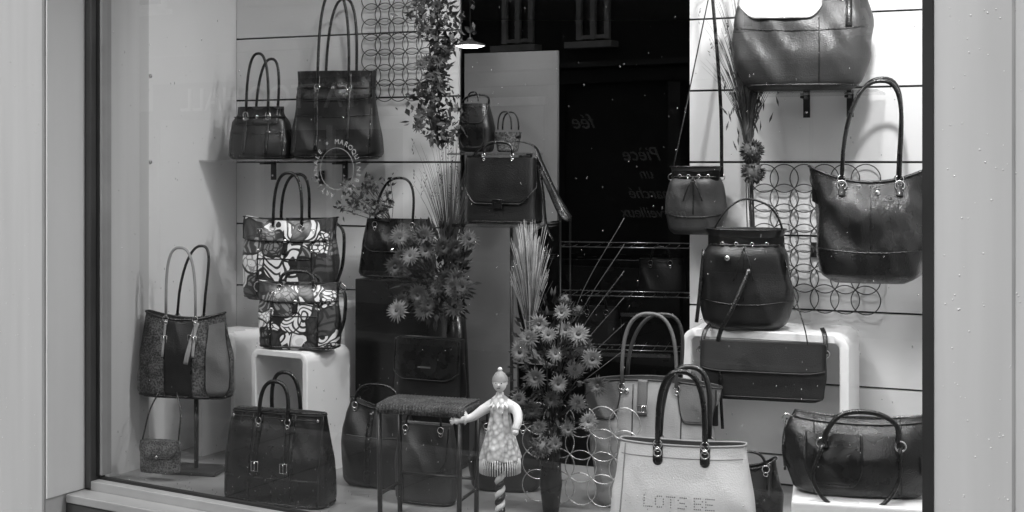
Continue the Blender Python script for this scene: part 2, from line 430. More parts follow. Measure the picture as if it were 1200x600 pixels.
b=Bag('black_business_satchel',(-.738,4.07,.472),-20,.29,[(0,.185,.07),(.5,.182,.06),(.9,.165,.035),(1,.16,.028)],'blkg',4.5,.0045,7,True,rb=.06)
b.vseam(-.075,'blk',r=.0025); b.vseam(.075,'blk',r=.0025)
for x in(-.06,.06): b.strap(x,.32,.97,.018,'blk',x1=x*.8); b.buckle(x*.85,.42,.024,.03); b.stud(x,.33,.004)
b.rim('dk2',.002,.98); b.rim('blk',.003,.03); b.vseam(-.165,'dk2',r=.002);b.vseam(.165,'dk2',r=.002)
b.hseam(.93,'dk2',-.15,.15); b.hseam(.3,'blk',-.165,.165,.002)
b.handle(.052,.095,'blk',.0065,.86,sq=.6); b.handle(.052,.115,'blk',.0065,.86,back=True,sq=.6)
for sx in(-1,1): b.stud(sx*.15,.93,.005)
b.done()

b=Bag('black_top_handle_bag',(-.42,4.70,1.127),-20,.215,[(0,.15,.05),(.6,.135,.045),(1,.12,.025)],'blk',4,.004,8,True)
b.handle(.075,.15,'blk',.005,.85,sq=.7,skew=.02); b.rim('dk2',.002,.03); b.patch(-.11,.11,.99,.45,'blk',.005,.15,'dk2'); b.stud(0,.47,.008); b.done()
b=Bag('flap_shoulder_bag',(-.285,4.47,.722),-24,.215,[(0,.13,.05),(1,.125,.03)],'dk',5,.004,9,True)
b.patch(-.122,.122,.99,.35,'blk',.006,.2,'dk2'); b.stud(0,.38,.006); b.P('trim').box(b.front(0,.55,.009),(.05,.001,.006),'gry2'); b.rim('dk2',.002,.03); b.done()
b=Bag('charcoal_hobo_bag',(-.44,4.27,.472),-20,.29,[(0,.125,.055),(.5,.135,.06),(1,.105,.02)],'dk2',2.8,.012,10,False,sag=.03)
b.rim('blk',.003); b.strap(-.02,.05,.95,.02,'blk'); b.handle(.08,.05,'blk',.005,.92,sq=.8); b.hseam(.6,'gry',-.1,.1); b.done()
b=Bag('grey_shoulder_bag',(-.27,4.06,.472),-20,.25,[(0,.10,.05),(.5,.105,.05),(1,.085,.02)],'gry',3,.010,11,True)
b.patch(-.08,.08,.98,.4,'gry',.005,.3,'blk'); b.rim('blk',.003,.03); b.vseam(-.06,'blk'); b.handle(.06,.05,'blk',.004,.9); b.done()
b=Bag('small_leather_bag',(-.02,4.22,.472),-10,.22,[(0,.11,.05),(.5,.12,.05),(1,.08,.02)],'dk2',2.8,.010,21,False)
b.rim('blk',.003); b.handle(.06,.09,'blk',.004,.9); b.done()

b=Bag('flap_crossbody_satchel',(-.025,4.2,1.35),-24,.215,[(0,.125,.05),(1,.118,.045)],'dk2',6,.003,12,True,rb=.06)
b.patch(-.12,.12,1,.3,'dk2',.006,.35,'blk'); b.hseam(.36,'blk',-.09,.09,.001,-.0); b.P('trim').box(b.front(0,.3,.009),(.035,.004,.03),'blk',b=.001)
b.rim('blk',.002,.03); b.rim('blk',.002,.99)
b.handle(.05,.05,'blk',.005,.98,sq=.6,ringR=.006)
b.P('handle').tube(sm([(-.118,0,.20),(-.09,.0,.245),(.0,.0,.27),(.1,0,.255),(.14,-.02,.2),(.19,-.03,.11),(.235,-.04,.045),(.245,-.03,.02),(.21,-.02,.035),(.16,-.01,.13),(.125,0,.19)]),.002,'blk',8,w=.011,side=(0,1,0))
b.P('handle').tube(sm([(.125,-.01,.2),(.15,-.03,.1),(.165,-.04,.0),(.19,-.04,-.05)]),.002,'blk',8,w=.009,side=(0,1,0))
b.done()
b=Bag('small_backpack',(-.125,4.5,1.585),-20,.17,[(0,.06,.04),(.5,.065,.045),(1,.045,.03)],'dk',2.8,.004,13,True)
b.patch(-.045,.045,1,.6,'blk',.004,.4,'dk2'); b.patch(-.04,.04,.5,.1,'blk',.008,.3,'dk2'); b.handle(.02,.04,'blk',.003,.95,ringR=0); b.handle(.05,.03,'blk',.004,.9,ringR=0,skew=.02); b.done()
b=Bag('small_basket_bag',(-.015,4.47,1.585),-20,.07,[(0,.035,.03),(1,.05,.03)],'weave',2.4,.001,14)
b.handle(.025,.07,'dk2',.003,.9,ringR=0); b.handle(.03,.07,'blk',.003,.9,back=True,ringR=0); b.done()

b=Bag('light_leather_tote',(.435,3.99,.472),-16,.385,[(0,.17,.07),(.5,.19,.07),(1,.215,.035)],'ltg',3,.013,15,False,sag=-.02)
b.rim('gry',.003); b.vseam(-.05,'gry',.02,.97,.002); b.vseam(.1,'gry',.02,.97,.002)
b.patch(-.205,-.09,.99,.72,'gry2',.005,.6,'dk2'); b.patch(.09,.2,.99,.72,'gry2',.005,.6,'dk2')
b.stud(-.07,.92,.008); b.strap(-.02,.75,1.0,.03,'gry2'); b.buckle(-.02,.8,.03,.02); b.stud(.05,.9,.006,'wht')
b.handle(.085,.225,'gry2',.006,.93,sq=.6); b.handle(.085,.215,'gry',.006,.93,back=True,sq=.6,skew=.03)
b.done()
b=Bag('white_handbag',(.455,3.41,.472),-14,.335,[(0,.205,.07),(.6,.185,.06),(1,.165,.03)],'wht',3.6,.007,16,False,rb=.08,sag=.006)
b.rim('ltg',.003); b.hseam(.90,'ltg',-.16,.16,.0012); b.vseam(-.165,'ltg',r=.002,x1=-.15)
for x in(-.062,.062):
    b.strap(x,.88,1.0,.026,'blk'); b.P('hardware').ring(b.front(x,.94,.009),.010,.0022,'metal'); b.P('trim').ball(b.front(x,.875,.003),.013,'blk',(1,.3,1))
b.handle(.062,.19,'blk',.0075,.97,sq=.62,ringR=.011); b.handle(.066,.185,'dk',.0075,.97,back=True,sq=.62,lean=.05,ringR=.011,skew=.01)
font={'L':'10000 10000 10000 10000 11111','O':'01110 10001 10001 10001 01110','T':'11111 00100 00100 00100 00100','S':'01111 10000 01110 00001 11110','B':'11110 10001 11110 10001 11110','E':'11111 10000 11110 10000 11111',' ':'00000 '*5}
x=-.095
for ch in 'LOTS BE':
    for j,row in enumerate(font[ch].split()):
        for i,c in enumerate(row):
            if c=='1': b.P('perforation').ball(b.front(x+i*.0052,.60-j*.021,.0006),.0016,'blk',(1,.4,1),6,4)
    x+=.030 if ch!=' ' else .012
b.hseam(.35,'ltg',-.19,.19,.001)
b.done()
b=Bag('black_pouch_bag',(.665,3.62,.472),-10,.245,[(0,.10,.04),(.6,.095,.045),(1,.08,.02)],'blk',2.6,.013,17,False,sag=.03)
b.rim('blk',.004); b.stud(-.03,.93,.008); b.handle(.05,.02,'blk',.004,.9); b.strap(.06,.6,1,.012,'dk2'); b.done()
b=Bag('black_bowling_bag',(.925,3.4,.672),-12,.215,[(0,.165,.07),(.45,.20,.075),(.8,.195,.05),(1,.17,.018)],'blkg',2.8,.010,18,True,sag=.016)
b.hseam(.93,'dk2',-.17,.17,.003); b.patch(-.14,.0,.8,.15,'blk',.004,.3,'dk2')
b.vseam(-.12,'dk2',r=.002); b.vseam(.10,'dk2',r=.002)
b.P('handle').tube(sm([(-.09,-.07,.13),(-.092,-.085,.17),(-.05,-.085,.222),(.03,-.08,.228),(.085,-.085,.2),(.09,-.07,.15)]),.007,'blk',8)
b.P('handle').tube(sm([(-.10,-.085,.14),(-.125,-.10,.06),(-.09,-.11,-.0),(-.02,-.11,-.03),(.05,-.11,.0),(.09,-.10,.06),(.095,-.085,.14)]),.0055,'blk',8)
for x in(-.10,.095): b.P('hardware').ring(b.front(x,.68,.012),.013,.0028,'metal')
b.P('hardware').ring(Vector((-.19,-.0,.19)),.012,.002,'metal'); b.P('handle').tube([(-.19,0,.19),(-.2,-.03,.12),(-.195,-.04,.06)],.004,'blk',6)
b.patch(.145,.175,.55,.3,'dk2',.006,.1); b.done()

def bucket(loc,rz,W,H,seed,m='dk2'):
    b=Bag('drawstring_bucket_bag',loc,rz,H,[(0,W*.42,W*.27),(.35,W*.5,W*.32),(.78,W*.42,W*.28),(.86,W*.35,W*.22),(1,W*.42,W*.26)],m,2.5,.010,seed,False,rb=.16)
    b.rim('blk',.0025); b.hseam(.3,'blk',-W*.47,W*.47,.002,.04); b.vseam(0,'blk',.3,.8,.002)
    b.P('trim').tube([b.front(-W*.34+W*.68*i/24,.85,.004+.003*math.sin(i*2.0)) for i in range(25)],.003,'blk',6)
    for x in(-W*.22,-W*.08,W*.08,W*.22): b.P('hardware').ring(b.front(x,.86,.004),.0055,.0014,'metal')
    for dx in(-1,1): b.P('trim').tube(sm([b.front(0,.85,.006),b.front(dx*.015,.7,.012),b.front(dx*.03,.5,.01)]),.0025,'blk',6)
    return b
b=bucket((.615,4.27,1.31),-18,.205,.225,19,'gry')
b.P('handle').tube(sm([(-.085,0,.19),(-.04,.0,.40),(.04,.02,.8),(.045,.03,.83),(.05,.02,.8),(.08,0,.45),(.085,0,.19)],8),.0016,'blk',8,w=.006,side=(0,1,0))
b.P('hardware').ring((-.085,0,.19),.01,.0016,'metal'); b.P('hardware').ring((.085,0,.19),.01,.0016,'metal')
b.P('handle').tube([(.045,.12,.825),(.045,.02,.825)],.004,'metal',8)
b.done()
b=bucket((.745,4.08,1.022),-14,.30,.315,20,'dk')
b.P('handle').tube(sm([(-.11,-.01,.25),(-.10,-.01,.31),(-.055,-.01,.38),(.0,0,.41),(.07,0,.39),(.11,0,.33),(.12,0,.24)]),.0035,'blk',8,w=.009,side=(0,1,0))
b.P('handle').tube(sm([(.115,-.02,.26),(.15,-.07,.13),(.185,-.12,.02),(.195,-.125,-.03)]),.002,'blk',8,w=.008,side=(0,1,0))
b.P('handle').tube(sm([(.02,-.09,.2),(-.03,-.12,.08),(-.07,-.125,.0),(-.085,-.125,-.08)]),.002,'blk',8,w=.007,side=(1,0,0))
b.P('handle').tube(sm([(-.13,-.03,.25),(-.14,-.05,.12),(-.15,-.06,.02)]),.006,'blk',8)
b.stud(-.05,.72,.009); b.done()

b=Bag('foldover_clutch_bag',(.775,3.955,.815),-16,.18,[(0,.185,.018),(.5,.19,.024),(1,.185,.018)],'suede',5,.006,22,True)
b.patch(-.184,.184,.99,.5,'suede',.008,.1,'dk2'); b.hseam(.06,'dk2',-.18,.18)
b.P('hardware').ring((.19,0,.15),.010,.0018,'metal'); b.P('hardware').ring((-.19,0,.15),.010,.0018,'metal')
b.P('handle').tube(sm([(.19,0,.15),(.186,.02,.2),(.176,.05,.222)]),.002,'blk',8,w=.007,side=(1,0,0))
b.P('handle').tube(sm([(-.19,0,.15),(-.182,.02,.2),(-.17,.055,.222)]),.002,'blk',8,w=.007,side=(1,0,0))
b.P('handle').tube(sm([(-.13,-.03,.1),(-.125,-.03,0),(-.12,-.03,-.09)]),.002,'blk',8,w=.005,side=(1,0,0)); b.done()

b=Bag('slouchy_hobo_bag',(.925,4.08,1.776),-12,.33,[(0,.17,.085),(.3,.21,.10),(.7,.21,.08),(1,.19,.03)],'gry',2.7,.015,23,True,sag=.02)
b.patch(-.19,.06,.97,.70,'wht',.008,.5,'gry2'); b.vseam(.05,'blk',.02,.7); b.rim('blk',.003,.05); b.hseam(.6,'blk',-.2,.2,.002,.03); b.strap(.14,.6,1,.02,'blk')
b.handle(.12,.1,'blk',.006,.9); b.done()
b=Bag('large_black_leather_tote',(1.105,3.95,1.178),-14,.36,[(0,.145,.07),(.25,.17,.085),(.6,.165,.07),(1,.185,.03)],'blkg',2.7,.012,24,False,sag=.05,rb=.3)
b.rim('blk',.004); b.hseam(.30,'blk',-.16,.16,.0025,.03); b.vseam(0,'blk',.3,.95,.002)
b.stud(.02,.86,.008); 
for x in(-.085,.085):
    b.P('hardware').ring(b.front(x,.92,.006),.014,.003,'metal'); b.strap(x,.8,.93,.02,'blk'); b.stud(x,.83,.004)
b.handle(.085,.26,'blk',.0065,.95,sq=.62,ringR=.012,skew=.03); b.handle(.085,.275,'blk',.0065,.95,back=True,sq=.62,skew=.04,lean=.05,ringR=.012)
b.P('handle').tube(sm([(.17,0,.33),(.19,-.02,.2),(.16,-.09,.08)]),.004,'blk',6)
b.done()

# ------------------------------------------------------------------ display furniture
def ucube(loc,rz,w,d,h,th=.022,rc=.035,name='display_cube'):
    e=empty(name,loc,R(rz)); mb=MB()
    def prof(w2,h2,r):
        P=[(-w2,0)]
        for i in range(9):
            a=math.pi-(math.pi/2)*i/8; P.append((-w2+r+r*math.cos(a),h2-r+r*math.sin(a)))
        for i in range(9):
            a=math.pi/2-(math.pi/2)*i/8; P.append((w2-r+r*math.cos(a),h2-r+r*math.sin(a)))
        P.append((w2,0)); return P
    o=prof(w/2,h,rc); i_=prof(w/2-th,h-th,max(.006,rc-th)); n=len(o)
    bv=.003; vs=[]
    for y,sh in((-d/2,bv),(-d/2+bv,0),(d/2-bv,0),(d/2,bv)):
        for k,(a,c) in enumerate(o): vs.append((a*(1-sh/(w/2)),y,c-(sh if c>0 else 0)))
        for k,(a,c) in enumerate(i_): vs.append((a*(1+sh/(w/2)),y,c+(sh if c>0 else 0)))
    fs=[]
    for L_ in range(3):
        for k in range(n-1):
            a=L_*2*n+k; c=(L_+1)*2*n+k
            fs.append((a,a+1,c+1,c)); a+=n;c+=n; fs.append((a,c,c+1,a+1))
    for k in range(n-1):
        fs.append((k,n+k,n+k+1,k+1)); q=6*n; fs.append((q+k,q+k+1,q+n+k+1,q+n+k))
    mb.add(vs,fs,'cube',True); ob=mb.obj('panel',e)
    m=ob.modifiers.new('e','EDGE_SPLIT'); m.split_angle=R(40)
    return e
FZ=.472
ucube((-.745,4.52,FZ),-30,.25,.24,.427,name='display_cube')
ucube((-.715,4.815,FZ),-30,.25,.22,.566)
ucube((-1.03,4.73,FZ),-30,.18,.18,.46)
ucube((.835,4.12,FZ),-22.4,.52,.25,.548,.028,.045)
mb=MB(); mb.box((0,0,.1),(.40,.30,.198),'cube',b=.008); e=empty('display_platform',(.955,3.42,FZ),R(-14)); mb.obj('platform',e)
mb=MB(); mb.box((0,0,.326),(.29,.18,.652),'plinth',b=.003); e=empty('black_plinth',(-.405,4.705,FZ),R(-22)); mb.obj('plinth',e)
mb=MB(); mb.box((0,0,.124),(.2,.17,.248),'plinth',b=.003); e=empty('black_plinth',(-.275,4.5,FZ),R(-22)); mb.obj('plinth',e)
mb=MB()
mb.box((0,0,.345),(.275,.17,.028),'weave2',b=.012,smooth=True)
for i in range(26):
    x=-.13+.26*i/25; mb.tube([(x,-.086,.335),(x,-.082,.358),(x,0,.3615),(x,.082,.358)],.0042,'weave2',6)
for sx in(-1,1):
    for sy in(-1,1): mb.tube([(sx*.125,sy*.075,0),(sx*.128,sy*.077,.34)],.0075,'dmetal',10)
    mb.tube([(sx*.126,-.075,.09),(sx*.126,.075,.09)],.005,'dmetal',8)
mb.tube([(-.126,.075,.12),(.126,.075,.12)],.005,'dmetal',8)
e=empty('woven_stool',(-.25,3.84,FZ),R(-18)); mb.obj('stool',e)
mb=MB(); mb.box((0,0,.872),(.30,.2,.010),'acry'); mb.tube([(0,.05,.01),(0,.05,.867)],.006,'dmetal',12); mb.box((0,.05,.006),(.16,.12,.010),'metal',b=.002)
e=empty('bag_pedestal',(-.02,4.21,FZ),R(-22)); mb.obj('pedestal',e)
def shelf(name,loc,w,d,brs):
    e=empty(name,loc,R(-22.44)); mb=MB(); mb.box((0,0,-.004),(w,d,.008),'acry'); mb.obj('glass',e); mb=MB()
    for x in brs:
        mb.box((x,d/2-.006,-.04),(.022,.006,.075),'dmetal'); mb.box((x,d/2-.05,-.013),(.012,.09,.008),'dmetal')
        mb.ball((x,d/2-.012,-.06),.005,'metal')
    mb.obj('brackets',e)
def wallpt(X,o=0):
    return (X-.3817*o, 4.65-.413*X-.9243*o)
x,y=wallpt(-.83,.13); shelf('glass_shelf',(x,y,1.558),.62,.22,(-.1,.22))
x,y=wallpt(1.0,.13); shelf('glass_shelf',(x,y,1.774),.46,.22,(-.02,.12))
x,y=wallpt(-.02,.10); shelf('glass_shelf',(x,y,1.583),.30,.16,(-.1,.1))
def hook(X,z,l=.12):
    x,y=wallpt(X,0); e=empty('wall_hook',(x,y,z),R(-22.44)); mb=MB(); mb.box((0,-.004,0),(.022,.008,.05),'dmetal',b=.002)
    mb.tube(sm([(0,-.008,0),(0,-l*.7,-.004),(0,-l,.012)]),.004,'dmetal',8); mb.obj('hook',e)
hook(1.10,1.80,.2); hook(1.0,1.26,.05); hook(-.735,1.49,.05); hook(-.87,1.27,.06)

# ------------------------------------------------------------------ walls
def boards(name,x0,x1):
    e=empty(name,(0,4.65,0),R(-22.44)); mb=MB()
    zs=[.472]+[.57+.245*i for i in range(9)]
    zs[-1]=2.60
    for a,c in zip(zs,zs[1:]): mb.box(((x0+x1)/2,.012,(a+c)/2),(x1-x0,.018,c-a-.007),'board')
    mb.obj('boards',e); mb=MB(); mb.box(((x0+x1)/2,.028,1.53),(x1-x0,.012,2.1),'groove'); mb.obj('backing',e)
boards('slatted_back_wall',-1.19,-.216)
boards('slatted_back_wall',.66,1.95)
mb=MB(); a=Vector((-1.402,4.38,0)); c=Vector((-1.10,5.11,0)); d=(c-a).normalized(); nn=Vector((-d.y,d.x,0))
vs=[];p=[a,c,c+nn*.03,a+nn*.03]
for z in(.472,2.6): vs+=[(q.x,q.y,z) for q in p]
mb.add(vs,[(0,1,5,4),(1,2,6,5),(2,3,7,6),(3,0,4,7),(0,3,2,1),(4,5,6,7)],'board',False); 
for tz in((.32,1.86),(.32,1.55)):
    q=a.lerp(c,tz[0]); mb.ball((q.x,q.y,tz[1]),.009,'metal')
mb.obj('display_side_wall')
mb=MB(); mb.box((1.72,3.5,1.53),(.03,1.6,2.12),'board',R(-22)); mb.obj('display_side_wall')

def tomesh(cu,name,mt,parent=None,loc=(0,0,0),rot=(0,0,0)):
    o=bpy.data.objects.new('tmp',cu); COL.objects.link(o); dg=bpy.context.evaluated_depsgraph_get(); dg.update()
    me=bpy.data.meshes.new_from_object(o.evaluated_get(dg)); bpy.data.objects.remove(o)
    me.materials.clear(); me.materials.append(M[mt]); n=bpy.data.objects.new(name,me); COL.objects.link(n)
    if parent: n.parent=parent
    n.location=loc; n.rotation_euler=rot; return n
cu=bpy.data.curves.new('c','CURVE'); cu.dimensions='2D'; cu.fill_mode='BOTH'; cu.extrude=.009
def spl(P):
    s=cu.splines.new('POLY'); s.points.add(len(P)-1)
    for i,p in enumerate(P): s.points[i].co=(p[0],p[1],0,1)
    s.use_cyclic_u=True
# panel with a concave scalloped right-hand edge below the satchel
E1=[(-.19,.472),(.02,.472),(.02,.82)]
E1+=[(.175-.165*math.cos(t),1.08+.26*math.sin(t)) for t in [(-.5+i/24.0)*math.pi for i in range(25)]]
E1+=[(.175,1.95),(-.19,1.95)]
spl(E1)
e=empty('divider_panel',(0,4.65,0),R(-22.44)); tomesh(cu,'panel','div',e,(0,.01,0),(R(90),0,0))

def ornament(loc,rz,nx,nz,sp,m='wire',r=.0018,name='ring_lattice_ornament'):
    e=empty(name,loc,R(rz)); mb=MB()
    for i in range(nx):
        for j in range(nz):
            mb.ring((i*sp,0,j*sp),sp*.707,r,m,n=32)
    mb.obj('rings',e); return e
x,y=wallpt(.85,.012); ornament((x,y,1.10),-22.44,6,7,.066,'wire',.002)
x,y=wallpt(-.53,.012); ornament((x,y,1.82),-22.44,5,7,.058)
ornament((.08,4.02,.535),-18,5,4,.07,'wirel',.0018)

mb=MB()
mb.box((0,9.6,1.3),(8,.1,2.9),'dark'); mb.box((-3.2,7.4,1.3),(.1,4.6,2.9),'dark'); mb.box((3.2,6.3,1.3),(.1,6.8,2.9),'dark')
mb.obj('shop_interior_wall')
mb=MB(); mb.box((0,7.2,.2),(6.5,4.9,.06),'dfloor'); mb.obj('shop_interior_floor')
mb=MB()
for k,z in enumerate((1.22,1.20,1.02,1.0,.80,.78)):
    mb.tube([(0,0,z),(.62,0,z)],.0028,'wirel',6)
for z in (1.2,1.0,.78):
    for i in range(14): mb.tube([(.62*i/13,0,z),(.62*i/13,.25,z)],.0018,'wirel',5)
for x in(0,.62):
    for y in (0,.25): mb.tube([(x,y,.23),(x,y,1.32)],.005,'dmetal',8)
e=empty('wire_shop_rack',(.20,5.3,0),R(-12)); mb.obj('rack',e)
b=Bag('black_rack_bag',(.36,5.37,.785),-12,.16,[(0,.1,.05),(1,.09,.03)],'dk',3,.006,31,True); b.handle(.04,.05,'blk'); b.done()
b=Bag('black_rack_bag',(.62,5.32,1.01),-12,.14,[(0,.1,.05),(1,.09,.03)],'dk2',3,.006,32,True); b.handle(.04,.05,'blk'); b.done()
mb=MB()
mb.box((0,0,.62),(.9,.4,.8),'plinth',b=.005); mb.box((0,-.205,.72),(.8,.01,.02),'wirel'); mb.box((0,-.205,.5),(.8,.01,.02),'wirel')
e=empty('shop_counter',(.5,7.2,0),R(-10)); mb.obj('counter',e)

e=empty('pendant_lamp',(-.145,4.42,1.95)); mb=MB()
mb.lathe((0,0,0),[(.0,.055),(.006,.053),(.012,.035),(.02,.012),(.03,.008)],'dmetal'); mb.tube([(0,0,.03),(0,0,.66)],.0015,'dmetal',6); mb.obj('shade',e)
mb=MB(); mb.lathe((0,0,0),[(-.006,.0005),(-.005,.03),(.001,.05)],'emit'); mb.obj('bulb',e)

mb=MB()
vs=[(-1.43,4.36,.472),(1.02,2.935,.472),(2.0,3.0,.472),(2.0,3.80,.472),(.2,4.567,.472),(-1.08,5.12,.472)]
vs2=[(a,b_,.36) for a,b_,_ in vs]; n=6
mb.add(vs+vs2,[tuple(range(6)),tuple(range(6,12))[::-1]]+[(i,(i+1)%6+0,(i+1)%6+6,i+6)[::-1] for i in range(6)],'floor',False)
mb.obj('display_floor')

# ------------------------------------------------------------------ facade frame (u along facade, -local y toward street)
E=empty('shop_facade',(-1.411,4.32,0),R(-30))
def fb(mb,s0,s1,o0,o1,z0,z1,m,b=0): mb.box(((s0+s1)/2,-(o0+o1)/2,(z0+z1)/2),(s1-s0,abs(o1-o0),z1-z0),m,b=b)
mb=MB()
fb(mb,-7,0-.002,-.25,.2,0,6.5,'fac'); fb(mb,2.79,8,-.25,.2,0,6.5,'fac')
fb(mb,0-.002,2.79,-.25,.2,2.50,6.5,'fac'); fb(mb,0,2.79,-.25,.085,0,.38,'fac')
mb.obj('wall',E)
mb=MB()
fb(mb,0,.006,.045,.199,.46,2.5,'fac2'); fb(mb,-.012,-.0,.199,.206,0,2.5,'alul',.002); 
fb(mb,-.36,-.35,.2,.204,0,2.5,'alu')
fb(mb,2.768,2.792,.14,.206,0,2.5,'seal',.002); fb(mb,2.95,2.956,.2,.203,0,6,'alul')
mb.obj('reveal_trim',E)
mb=MB()
fb(mb,.006,.034,-.02,.045,.46,2.5,'alu',.003); fb(mb,.034,.040,-.01,.02,.5,2.46,'seal'); fb(mb,.04,.052,-.03,.012,.5,2.46,'alul',.002)
fb(mb,.034,2.79,-.02,.045,.455,.487,'alul',.003); fb(mb,.04,2.79,-.005,.012,.487,.495,'seal')
fb(mb,.006,2.79,.045,.125,.43,.458,'alul',.004); fb(mb,.0,2.79,.087,.118,.395,.429,'alu',.002); fb(mb,0,2.79,.086,.135,.34,.394,'alul',.003)
fb(mb,.034,2.79,-.02,.045,2.46,2.5,'alu'); mb.obj('window_frame',E)
mb=MB(); mb.add([(.03,0,.48),(2.79,0,.48),(2.79,0,2.48),(.03,0,2.48)],[(0,1,2,3)],'glass',False); mb.obj('window_glass',E)
mb=MB()
pl=[(-4,6.2),(-1.5,4.62),(1.25,3.0),(5,1.0),(5,9.7),(-4,9.7)]
vs=[(a,b_,2.61) for a,b_ in pl]+[(a,b_,2.72) for a,b_ in pl]
mb.add(vs,[tuple(range(6))[::-1],tuple(range(6,12))]+[(i,(i+1)%6,(i+1)%6+6,i+6) for i in range(6)],'board',False); mb.obj('shop_ceiling')
dl=empty('glass_lettering',(-1.411,4.32,0),R(-30))
cx,cz,rr=1.03,1.53,.080
txt='MAROQUINERIE * ARTISANALE * '
def text(body,size,ext=.0005,shear=0):
    c=bpy.data.curves.new('t','FONT'); c.body=body; c.size=size; c.extrude=ext; c.align_x='CENTER'; c.align_y='CENTER'; c.shear=shear; return c
for i,ch in enumerate(txt):
    if ch==' ': continue
    a=math.pi/2-2*math.pi*i/len(txt)
    o=tomesh(text(ch,.021),'letter','decal',dl)
    o.matrix_local=Matrix.Translation((cx+rr*math.cos(a),-.003,cz+rr*math.sin(a)))@Matrix.Rotation(R(90),4,'X')@Matrix.Rotation(a-math.pi/2,4,'Z')
mb=MB(); mb.ring((cx,-.003,cz),.062,.0006,'decal',n=48); mb.obj('ring',dl)
random.seed(4); mb=MB()
for i in range(700):
    s=random.uniform(.08,2.75); z=.5+ (random.random()**1.7)*1.5; r=random.uniform(.0008,.002)
    mb.ball((s,-.001,z),r,'drop',(1,.4,random.choice((1,1.2,2.2))),6,4)
for i in range(420):
    s=random.uniform(2.81,3.3); z=random.uniform(.4,2.2); mb.ball((s,-.2005,z),random.uniform(.001,.0022),'dropw',(1,.4,1.1),6,4)
for i in range(160):
    s=random.uniform(-.5,-.02); z=random.uniform(.3,2.3); mb.ball((s,-.2005,z),random.uniform(.001,.0022),'dropw',(1,.4,1.1),6,4)
mb.obj('rain_drops',E)

# ------------------------------------------------------------------ street and opposite side
S=empty('street',(-1.411,4.32,0),R(-30))
mb=MB(); mb.box((0,0,-.16),(400,400,.02),'asph'); o=mb.obj('ground')
mb=MB(); mb.box((0,-4.3,-.078),(60,3.4,.14),'asph'); mb.obj('road',S)
mb=MB(); mb.box((0,-1.3,-.0),(60,2.40,.10),'pave'); mb.box((0,-7.1,0),(60,1.9,.10),'pave')
for i in range(-20,20): 
    mb.box((i*.6,-1.3,.0505),(.008,2.4,.002),'asph'); mb.box((i*.6,-7.1,.0505),(.008,1.9,.002),'asph')
mb.obj('pavement',S)
mb=MB(); mb.box((0,-2.56,-.003),(60,.12,.11),'kerb',b=.01); mb.box((0,-6.09,-.003),(60,.12,.11),'kerb',b=.01); mb.obj('kerb',S)
def window(mb,s0,s1,z0,z1,y=-8.0,fr='wframe'):
    mb.box(((s0+s1)/2,y+.0,(z0+z1)/2),(s1-s0,.02,z1-z0),'opg')
    f=.05
    for a in(s0,(s0+s1)/2,s1): mb.box((a,y+.035,(z0+z1)/2),(f,.05,z1-z0+f),fr)
    nz=max(2,int((z1-z0)/.4))
    for k in range(nz+1): mb.box(((s0+s1)/2,y+.03,z0+(z1-z0)*k/nz),(s1-s0,.035,f*.7),fr)
    mb.box(((s0+s1)/2,y+.08,z0-.08),(s1-s0+.2,.16,.06),fr)
B1=empty('opposite_pale_building',(-1.411,4.32,0),R(-30)); mb=MB()
mb.box((-13.95,-10.0,3.4),(20.1,3.98,6.8),'pale'); mb.box((-13.95,-7.97,6.7),(20.1,.3,.25),'pale'); mb.box((-13.95,-7.97,2.85),(20.1,.12,.12),'pale'); mb.obj('walls',B1)
mb=MB()
for s in(-18,-15.5,-13,-10.6,-8.2,-5.8): window(mb,s-.5,s+.5,3.4,5.3)
for s in(-17,-13.5,-10.4): window(mb,s-1.1,s+1.1,.7,2.2)
mb.box((-8.3,-7.98,1.1),(1.0,.05,2.1),'darkf'); mb.box((-5.2,-7.98,1.15),(2.0,.04,1.5),'opg')
for a in(-6.2,-5.2,-4.2): mb.box((a,-7.94,1.15),(.08,.08,1.6),'wframe')
mb.box((-5.9,-7.94,2.25),(3.8,.1,.42),'band'); mb.obj('windows_and_sign',B1)
o=tomesh(text('TATTOO HALL',.38,.01),'sign_text','opl',B1,(-6.05,-7.87,2.25),(R(90),0,R(180)))
B2=empty('opposite_dark_building',(-1.411,4.32,0),R(-30)); mb=MB()
mb.box((-.45,-10.0,3.5),(6.86,4.0,7.0),'darkf'); mb.box((-.45,-7.95,2.36),(6.86,.25,.12),'darkf'); mb.box((-.45,-7.9,2.47),(6.86,.35,.05),'band'); mb.obj('walls',B2)
mb=MB()
for s in(-2.9,-2.07,-.6,.6,1.8): window(mb,s-.15,s+.15,2.75,4.3)
for a in(-3.6,-2.45,-1.2,.0,1.2,2.4): mb.box((a,-7.93,1.2),(.12,.12,2.2),'band')
mb.box((-3.0,-7.95,1.3),(.8,.04,1.6),'opg'); mb.box((-3.0,-7.93,2.15),(.9,.08,.08),'wframe')
mb.box((-.45,-7.96,.3),(6.6,.08,.5),'band')
mb.obj('windows',B2)
for t_,s,z,sz in (('Pièce',-1.50,1.62,.18),('un',-1.45,1.44,.14),('marché',-1.40,1.26,.15),('merveilleux',-1.38,1.08,.14),('fée',-2.1,1.93,.20),('de Marie',.50,2.72,.36)):
    tomesh(text(t_,sz,.006,.45),'painted_word','opw',B2,(s,-7.85,z),(R(90),R(0),R(180)))
mb=MB(); mb.box((12,-10,3),(18,4,6),'pale'); mb.obj('far_walls',B1)

